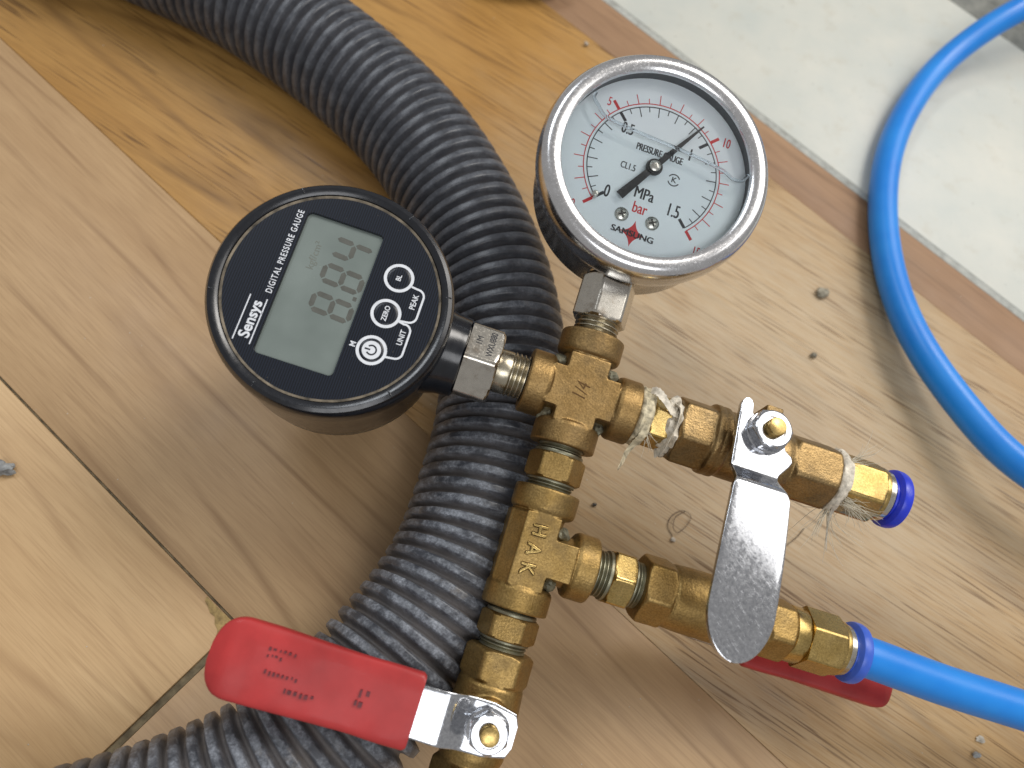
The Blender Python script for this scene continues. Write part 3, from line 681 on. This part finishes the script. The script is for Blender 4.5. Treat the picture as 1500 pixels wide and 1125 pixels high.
MB().poly(rim, ZF - 1.6, ZF - 1.0, TD).build('display', 'lcd', dig, 0)
MB().lathe([(27.75, ZF - .05), (28.0, ZF + .12), (28.45, ZF + .22), (28.5, ZF - .2)], TD, 128, False, False, .12).build('rim_dust', 'dust', dig, 40)
# seven-segment digits, reading along +y with their tops towards -x
def seg7(mb, ya, yb, xt, xb, on, zz, wd=1.4):
    xm = (xt + xb) / 2; g = .28; sl = .35
    P = dict(a=((xt, ya), (xt, yb)), g=((xm, ya), (xm, yb)), d=((xb, ya), (xb, yb)), f=((xt, ya), (xm, ya)), b=((xt, yb), (xm, yb)), e=((xm, ya), (xb, ya)), c=((xm, yb), (xb, yb)))
    for k in on:
        (ax, ay), (bx_, by) = P[k]; ay += sl * (xm - ax) / 5; by += sl * (xm - bx_) / 5
        d = Vector((bx_ - ax, by - ay)); L_ = d.length; d /= L_; n_ = Vector((-d.y, d.x)); A0 = Vector((ax, ay)); h = wd / 2
        pts = [A0 + d * (g + 0), A0 + d * (g + h) + n_ * h, A0 + d * (L_ - g - h) + n_ * h, A0 + d * (L_ - g), A0 + d * (L_ - g - h) - n_ * h, A0 + d * (g + h) - n_ * h]
        mb.poly([(p.x, p.y) for p in pts], zz, zz + .03, TD)
dm_ = MB(); zz = ZF - .99
seg7(dm_, -4.9, -.4, -4.6, 5.8, 'abcdefg', zz); seg7(dm_, 3.5, 8.0, -4.6, 5.8, 'abcdefg', zz); seg7(dm_, 11.4, 15.9, -4.6, 5.8, 'fgbc', zz)
dm_.poly([(5.0, .9), (6.0, .9), (6.0, 2.0), (5.0, 2.0)], zz, zz + .03, TD)
dm_.build('display_digits', 'digit', dig, 0)
def TXT(x, y, z, a=90): return TD @ tr(x, y, z) @ rot(a, 'Z')
text_mb('kgf/cm\u00b2', 2.8, TXT(-8.4, 9.6, zz + .02), 1.0, .01).build('display_unit', 'digit_faint', dig, 0)
wz = ZF + .03
text_mb('DIGITAL PRESSURE GAUGE', 2.35, TXT(-15.55, 7.8, wz), .735, .02, .03, spacing=1.22).build('lettering', 'white', dig, 0)
for a_, x_, y_, s_ in (('BL', 14.7, 10.6, 1.9), ('ZERO', 14.6, 0.1, 1.9), ('UNIT', 20.55, -4.9, 2.1), ('PEAK', 20.6, 5.5, 2.1), ('M', 9.3, -10.5, 2.2)):
    text_mb(a_, s_, TXT(x_, y_, wz + (.14 if a_ in ('BL', 'ZERO') else 0)), .88, .02, .035).build('lettering', 'white', dig, 0)
lg = text_mb('Sensys', 4.0, TXT(-17.2, -12.6, wz), .98, .02, .10)
for xs in (-19.6, -15.15): lg.box(xs - .16, xs + .16, -19.0, -6.3, wz - .02, wz + .02, TD, 0)
lg.build('logo', 'white', dig, 0)
br = MB()
br.stroke([(18.6, 9.4), (20.4, 9.2)] + arc(20.6, 7.2, 2.0, 80, 0, 8) + arc(20.6, 1.6, 2.0, 0, -80, 8) + [(18.6, -.7)], .55, wz - .02, wz + .02, TD)
br.stroke([(18.5, -.9), (20.0, -1.2)] + arc(20.3, -3.0, 1.9, 80, 0, 8) + arc(20.3, -9.0, 1.9, 0, -80, 8) + [(18.2, -11.2)], .55, wz - .02, wz + .021, TD)
br.build('bracket_lines', 'white', dig, 0)
for (x_, y_, pw_) in ((14.7, 10.6, 0), (14.6, .1, 0), (14.3, -10.6, 1)):
    bt = MB().lathe([(3.3, ZF - .02), (3.15, ZF + .10), (2.2, ZF + .14), (.02, ZF + .15)], TD @ tr(x_, y_, 0), 40, False, True).build('button', 'film', dig, 40)
    MB().stroke(arc(x_, y_, 3.62, 0, 360, 48)[:-1], .82, wz - .02, wz + .03, TD, True).build('button_ring', 'white', dig, 0)
    if pw_:
        MB().lathe([(2.5, ZF + .13), (2.45, ZF + .19), (.02, ZF + .2)], TD @ tr(x_, y_, 0), 36, False, True).build('button_disc', 'white', dig, 40)
        MB().stroke(arc(x_, y_, 1.25, 180 + 40, 180 + 320, 24), .42, ZF + .19, ZF + .24, TD).stroke([(x_ - 1.8, y_), (x_ - .3, y_)], .42, ZF + .19, ZF + .24, TD).build('power_mark', 'ink', dig, 0)
for a_ in (18, 66, 124, 196, 250, 318):
    MB().box(29.6, 31.2, -.22, .22, 17.9, 18.70, TD @ rot(a_, 'Z'), .1).build('bezel_notch', 'black', dig, 30)
# steel nut and its thread
TN = TX
nut = MB().hexa(20.6, -34.4, -24.6, TN, 96 - 30, (0, 1)).build('steel_nut', 'nickel', man, 30); lab(nut, 'bright hex nut stamped 1M WXU880 on the digital gauge')
m = MB().cyl(6.4, -25.2, -20.6, TX, 48, .4); m.thread(6.6, -20.8, -13, TX, 1.34, .6); m.build('thread', 'thread', nut, 30)
fa = math.radians(96 - 30)
nrm = Vector((0, math.cos(fa), math.sin(fa))); tv = Vector((0, -math.sin(fa), math.cos(fa))) * -1   # along the face, towards +y
TNf = frame(Vector((-29.6, 0, 0)) + nrm * 10.32, tv, Vector((-1, 0, 0)), nrm)
text_mb('1M', 2.6, TNf @ tr(.4, 1.9, 0), .95, .02, .0).add([], []).build('stamp', 'ink', nut, 0)
text_mb('WXU880', 2.6, TNf @ tr(.2, -1.7, 0), .82, .02, .03).build('stamp', 'ink', nut, 0)

# ------------------------------------------------------------------ dial pressure gauge
TP = tr(0.1, 67.4, 0) @ rot(1.2, 'Y')
ZD = 13.6
pg = MB().lathe([(20, -11.6), (28.5, -11.5), (30.3, -10.6), (31.0, -9), (31.2, 8.4), (32.2, 9.2)], TP, 128, True, False)
pg.cyl(7.4, 36.4, 42, TY, 40, .6)
pg_o = pg.build('pressure_gauge', 'case', man, 30); lab(pg_o, 'round steel dial pressure gauge with white face and black needle')
MB().lathe([(31.3, 8.6), (33.0, 8.5), (33.5, 9.4), (33.9, 12), (33.9, 15.5), (33.5, 17.4), (32.6, 18.8), (31.4, 19.5), (29.9, 19.6), (28.5, 19.3), (27.9, 18.9), (27.7, 18.3), (27.7, 17.6)], TP, 144, False, False).build('bezel', 'chrome', pg_o, 30)
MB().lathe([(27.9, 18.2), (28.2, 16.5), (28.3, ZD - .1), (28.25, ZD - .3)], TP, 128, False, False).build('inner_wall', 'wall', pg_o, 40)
MB().lathe([(28.3, ZD), (.02, ZD)], TP, 96, False, True).build('dial', 'dial', pg_o, 0)
MB().lathe([(27.75, 18.1), (.02, 18.1)], TP, 96, False, True).build('glass', 'glass', pg_o, 0)
zi = ZD + .03
def tick(mb, deg, r0, r1, wd):
    a_ = math.radians(90 - deg); mb.stroke([(r0 * math.cos(a_), r0 * math.sin(a_)), (r1 * math.cos(a_), r1 * math.sin(a_))], wd, zi - .02, zi + .02, TP)
bk, rd = MB(), MB()
RB, RR = 19.3, 20.3
bk.stroke([(RB * math.cos(math.radians(90 - a_)), RB * math.sin(math.radians(90 - a_))) for a_ in [(-135 + 270 * i / 90) for i in range(91)]], .30, zi - .02, zi + .025, TP)
rd.stroke([(RR * math.cos(math.radians(90 - a_)), RR * math.sin(math.radians(90 - a_))) for a_ in [(-135 + 270 * i / 90) for i in range(91)]], .30, zi - .02, zi + .025, TP)
for i in range(31):
    a_ = -135 + 9 * i
    if i % 10 == 0: tick(bk, a_, RB - 3.0, RB, .9); tick(rd, a_, RR, RR + 3.0, .9)
    elif i % 2 == 0: tick(bk, a_, RB - 3.0, RB, .28); tick(rd, a_, RR, RR + 3.0, .26)
    else: tick(bk, a_, RB - 1.6, RB, .26); tick(rd, a_, RR, RR + 1.6, .24)
for s_, x_, y_, h_, sx_, bo in (('0', -10.8, -11.0, 5.4, .62, .05), ('0.5', -10.2, 9.4, 5.0, .62, .05), ('1', 9.6, 8.3, 5.4, .62, .06), ('1.5', 9.2, -10.0, 5.6, .60, .05), ('MPa', -.2, -8.2, 5.0, .70, .06), ('CL1.5', -7.0, -1.6, 2.9, .66, .02), ('PRESSURE GAUGE', .8, 5.4, 3.1, .58, .05)):
    bold_text(s_, h_, TP @ tr(x_, y_, zi), sx_, bk, bo + .04)
for s_, x_, y_, h_, sx_, bo in (('0', -19.2, -18.0, 4.0, .6, .02), ('5', -17.6, 15.6, 4.0, .6, .02), ('10', 19.0, 15.8, 4.2, .6, .03), ('15', 18.8, -19.4, 4.0, .6, .02), ('bar', -.3, -12.7, 4.9, .68, .04)):
    bold_text(s_, h_, TP @ tr(x_, y_, zi), sx_, rd, bo + .03)
# four-pointed star under the maker's name
st = []
for k in range(4):
    a0 = math.radians(90 * k + 90); a1 = math.radians(90 * k + 180); ra, rb_ = (4.1, 3.7) if k % 2 == 0 else (3.7, 4.1)
    p0 = Vector((math.cos(a0), math.sin(a0))) * ra; p1 = Vector((math.cos(a1), math.sin(a1))) * rb_
    for i in range(8):
        q = i / 8; c0 = (p0 + p1) * .17; st.append(p0 * (1 - q) ** 2 + c0 * 2 * q * (1 - q) + p1 * q * q)
rd.poly([(p.x - .4, p.y - 20.6) for p in st], zi - .02, zi + .01, TP)
bold_text('SAMSUNG', 2.6, TP @ tr(-.3, -20.8, zi + .12), 1.08, bk, .09, .02)
for a0 in (25, 205): bk.stroke(arc(6.9, -.8, 1.75, a0, a0 + 130, 14), .34, zi - .02, zi + .02, TP)
text_mb('K', 2.3, TP @ tr(6.9, -.8, zi), 1.0, .015, .05, mb=bk)
bk.build('black_scale', 'ink', pg_o, 0); rd.build('red_scale', 'red_ink', pg_o, 0)
# needle, hub, screws, stop pin
na = math.atan2(17.2, 10.7); TNd = TP @ tr(0, 0, ZD + 1.9) @ Matrix.Rotation(na, 4, 'Z')
nd = MB().poly([(-13.8, -1.3), (-13.8, 1.3), (-2, .95), (6, .8), (20.2, .22), (20.2, -.22), (6, -.8), (-2, -.95)], 0, .35, TNd)
nd.lathe([(2.45, -.3), (2.5, .2), (2.3, .7), (.02, .7)], TP @ tr(0, 0, ZD + 1.8), 36, True, True)
ndo = nd.build('needle', 'needle', pg_o, 30)
MB().lathe([(1.75, .6), (1.7, 1.2), (1.3, 1.45), (.35, 1.5), (.25, 1.2), (.02, 1.2)], TP @ tr(0, 0, ZD + 1.8), 32, True, True).build('needle_hub', 'screw', pg_o, 35)
for x_, y_ in ((-4.9, -16.1), (4.3, -15.7)):
    so = MB().lathe([(2.05, 0), (2.0, .35), (1.5, .75), (.02, .9)], TP @ tr(x_, y_, ZD), 32, False, True).build('screw', 'screw', pg_o, 40)
    MB().box(-1.15, 1.15, -.26, .26, .7, .93, TP @ tr(x_, y_, ZD) @ rot(30, 'Z'), 0).box(-.26, .26, -1.15, 1.15, .7, .935, TP @ tr(x_, y_, ZD) @ rot(30, 'Z'), 0).build('screw_slot', 'slot', pg_o, 0)
MB().cyl(.85, 0, 2.4, TP @ tr(-14.0, -13.6, ZD), 20, .2).build('stop_pin', 'screw', pg_o, 35)
# glycerine fill with its air bubble at the top
lo_ = [(-26.8 * math.cos(math.radians(a_)), 26.8 * math.sin(math.radians(a_))) for a_ in range(28, -193, -6)]
lq = [(x_, y_) for x_, y_ in arc(0, 0, 27.6, 165, 370, 60)]
mline = [(-26.6, 8.5), (-22, 12.4), (-19.5, 11.4), (-17, 8.6), (-12, 7.7), (-4, 7.2), (4, 6.8), (12, 6.2), (19, 5.4), (22, 3.8), (25, 3.6), (27.2, 5.0)]
MB().poly(lq[0:] + [(x_, y_) for x_, y_ in reversed(mline)], 16.6, 16.62, TP).build('liquid_fill', 'liquid', pg_o, 0)
bub = [(-22.5, 14.6), (-22.6, 12.8), (-20.8, 11.0), (-18, 8.6), (-13, 7.8), (-4, 7.2), (4, 6.8), (12, 6.2), (19, 5.2), (22.5, 3.8), (25.3, 4.2), (26.6, 6.6)]
MB().sweep([(x_, y_, 17.4) for x_, y_ in [(p.x, p.y) for p in crom([(a, b, 0) for a, b in bub], 8)]], .5, 12, TP).build('bubble_edge', 'meniscus', pg_o, 60)
# stem: hex and thread
hx = MB().hexa(14.8, 22.8, 36.0, TY, 8, (1, 1)).build('stem_hex', 'nickel', pg_o, 30)
MB().thread(6.6, 14, 23.2, TY, 1.34, .6).build('thread', 'thread', pg_o, 30)

# ------------------------------------------------------------------ blue tube
mw_ = mm_
def mworld(p): return (mw_.to_3x3() @ Vector(p)) + ORG
xb = (T2 @ TX)
pA = mworld(xb @ Vector((0, 0, 96.5))); pB = mworld(xb @ Vector((0, 0, 112.0)))
up_ = [pA, pB, at(1367, 999, 34.5), at(1473, 1032, 31.5), Vector((225, -3, 29)), Vector((275, -12, 26)), Vector((325, -8, 25)), Vector((352, 15, 25)), Vector((340, 42, 25)), Vector((300, 52, 26)), Vector((262, 62, 25)),
       at(1500, 688, 20), at(1430, 620, 15), at(1350, 513, 11.5), at(1309, 420, 8), at(1293, 325, 6.4), at(1299, 237, 6.4), at(1329, 160, 7.2), at(1388, 85, 11), at(1500, 10, 26), Vector((345, 348, 34)), Vector((410, 362, 38)), Vector((470, 366, 38))]
tpts = resample(crom(up_, 20), 2.0)
for _ in range(40):
    tpts = tpts[:6] + [tpts[i] * .5 + (tpts[i - 1] + tpts[i + 1]) * .25 for i in range(6, len(tpts) - 1)] + tpts[-1:]
tb = MB().sweep(tpts, 6.0, 36).build('blue_tube', 'tube', None, 60)
prop(tb, 'glossy blue plastic tube plugged into the lower brass fitting and looping at the right', 'tube')

# ------------------------------------------------------------------ loose crumbs and a hair
def lump(name, u, v_, sx, sy, sz, mat, seed, label, cat='crumb', sink=.25, amp=.5, hole=False):
    bm = bmesh.new(); bmesh.ops.create_icosphere(bm, subdivisions=3, radius=1); p0 = at(u, v_, 0)
    m = MB(); vsn = []
    for q in bm.verts:
        k = 1 + amp * noise.noise(q.co * 1.3 + Vector((seed, 0, 0))) + amp * .4 * noise.noise(q.co * 3.1 + Vector((0, seed, 0)))
        if hole and q.co.z > .55: k *= .62
        vsn.append(Vector((q.co.x * sx, q.co.y * sy, q.co.z * sz)) * k)
    zmin = min(q.z for q in vsn)
    m.add([q + p0 + Vector((0, 0, -zmin - sink * sz * .4 + .2)) for q in vsn], [tuple(q.index for q in f.verts) for f in bm.faces]); bm.free()
    o = m.build(name, mat, None, 35); prop(o, label, cat, 'grit lying on the floor'); return o
lump('mortar_crumb', 1202, 432, 2.6, 2.0, 1.5, 'mortar', 1, 'hollow beige mortar crumb, largest of the grit on the threshold', hole=True)
lump('mortar_crumb', 1190, 522, 1.3, 1.1, 1.0, 'mortar', 5, 'small round beige crumb on the threshold below the hollow one', amp=.3)
lump('stone_chip', 6, 688, 3.6, 2.2, 1.8, 'stone', 9, 'grey stone chip at the left edge of the photo', 'stone', amp=.7)
lump('mortar_crumb', 870, 740, .75, .65, .6, 'slot', 13, 'tiny dark speck beside the brass tee')
lump('mortar_crumb', 985, 791, .9, .7, .5, 'speck', 17, 'pale flake lying under the curled hair')
lump('mortar_crumb', 858, 67, 1.0, .9, .8, 'speck', 21, 'pale grain on the orange wood above the dial gauge')
lump('stone_chip', 1427, 1106, 1.4, .9, .9, 'stone', 25, 'grey chip on the wood below the blue tube', 'stone')
lump('mortar_crumb', 1434, 1083, 1.6, .9, .35, 'speck', 29, 'flat white flake on the wood below the blue tube', amp=.8)
hb = [at(985, 786, .4), at(978, 770, .5), at(985, 755, .6), at(1000, 748, .8), at(1012, 756, .9), at(1006, 770, 1.2), at(993, 780, 1.3), at(986, 772, 1.4), at(990, 757, 1.0), at(1004, 749, .6)]
ho = MB().sweep(crom(hb, 8), .11, 5).build('hair_strand', 'hair', None, 60); prop(ho, 'thin dark curled hair lying on the wood between the two right branches', 'hair')
hb = [at(1140, 795, .4), at(1148, 800, .6), at(1156, 796, .8), at(1168, 786, .6), at(1178, 774, .4)]
ho2 = MB().sweep(crom(hb, 8), .13, 5).build('hair_strand', 'hair', None, 60); prop(ho2, 'short dark fibre on the wood right of the steel lever', 'hair')
dm = MB(); rnd = random.Random(11)
for k in range(150):
    u_, v_ = rnd.uniform(0, 1500), rnd.uniform(0, 1125)
    p = at(u_, v_, .0); q_ = -p.x * math.sin(A_) + p.y * math.cos(A_)
    z0_ = .06 if q_ < 78 else (.27 if q_ < 272 else (.02 if q_ < 297 else -.6))
    r_ = rnd.choice([.1, .12, .16, .22]); 
    if 297 < q_ < 305: continue
    dm.lathe([(r_, 0), (r_ * .8, r_ * .5), (.01, r_ * .6)], tr(p.x, p.y, z0_ - .02) @ rot(rnd.uniform(0, 360), 'Z'), 6, False, True)
do = dm.build('dust_specks', 'speck', None, 0); prop(do, 'tiny pale dust specks scattered over the floor', 'dust', None, 'stuff')

gp = at(756, -22, 0); d0 = (at(850, -8, 0) - at(660, -30, 0)); d0.z = 0; d0.normalize()
TG = frame(gp, d0, Vector((0, 0, 1)).cross(d0), (0, 0, 1))
us_g = [-24, -23.6, -22.6, -21, -18, -12, -6, 0, 6, 12, 18, 21, 22.6, 23.6, 24]
def wg(u): return 9.0 * max(.04, 1 - abs(u / 24.0) ** 3.2) ** .5
MB().blade(us_g, lambda u: -wg(u), wg, lambda u: 9.2, lambda u: 1.2 + 7.6 * max(0, 1 - abs(u / 24.0) ** 3.2) ** .5, .75, TG, 36, .3).build('maroon_shape', 'maroon', None, 60)  # made-up rounded shape, added for the dark tone and shadow up here
prop(bpy.data.objects['maroon_shape'], 'unidentified dark maroon rounded shape cut off by the top edge above the dial gauge', 'unidentified shape')
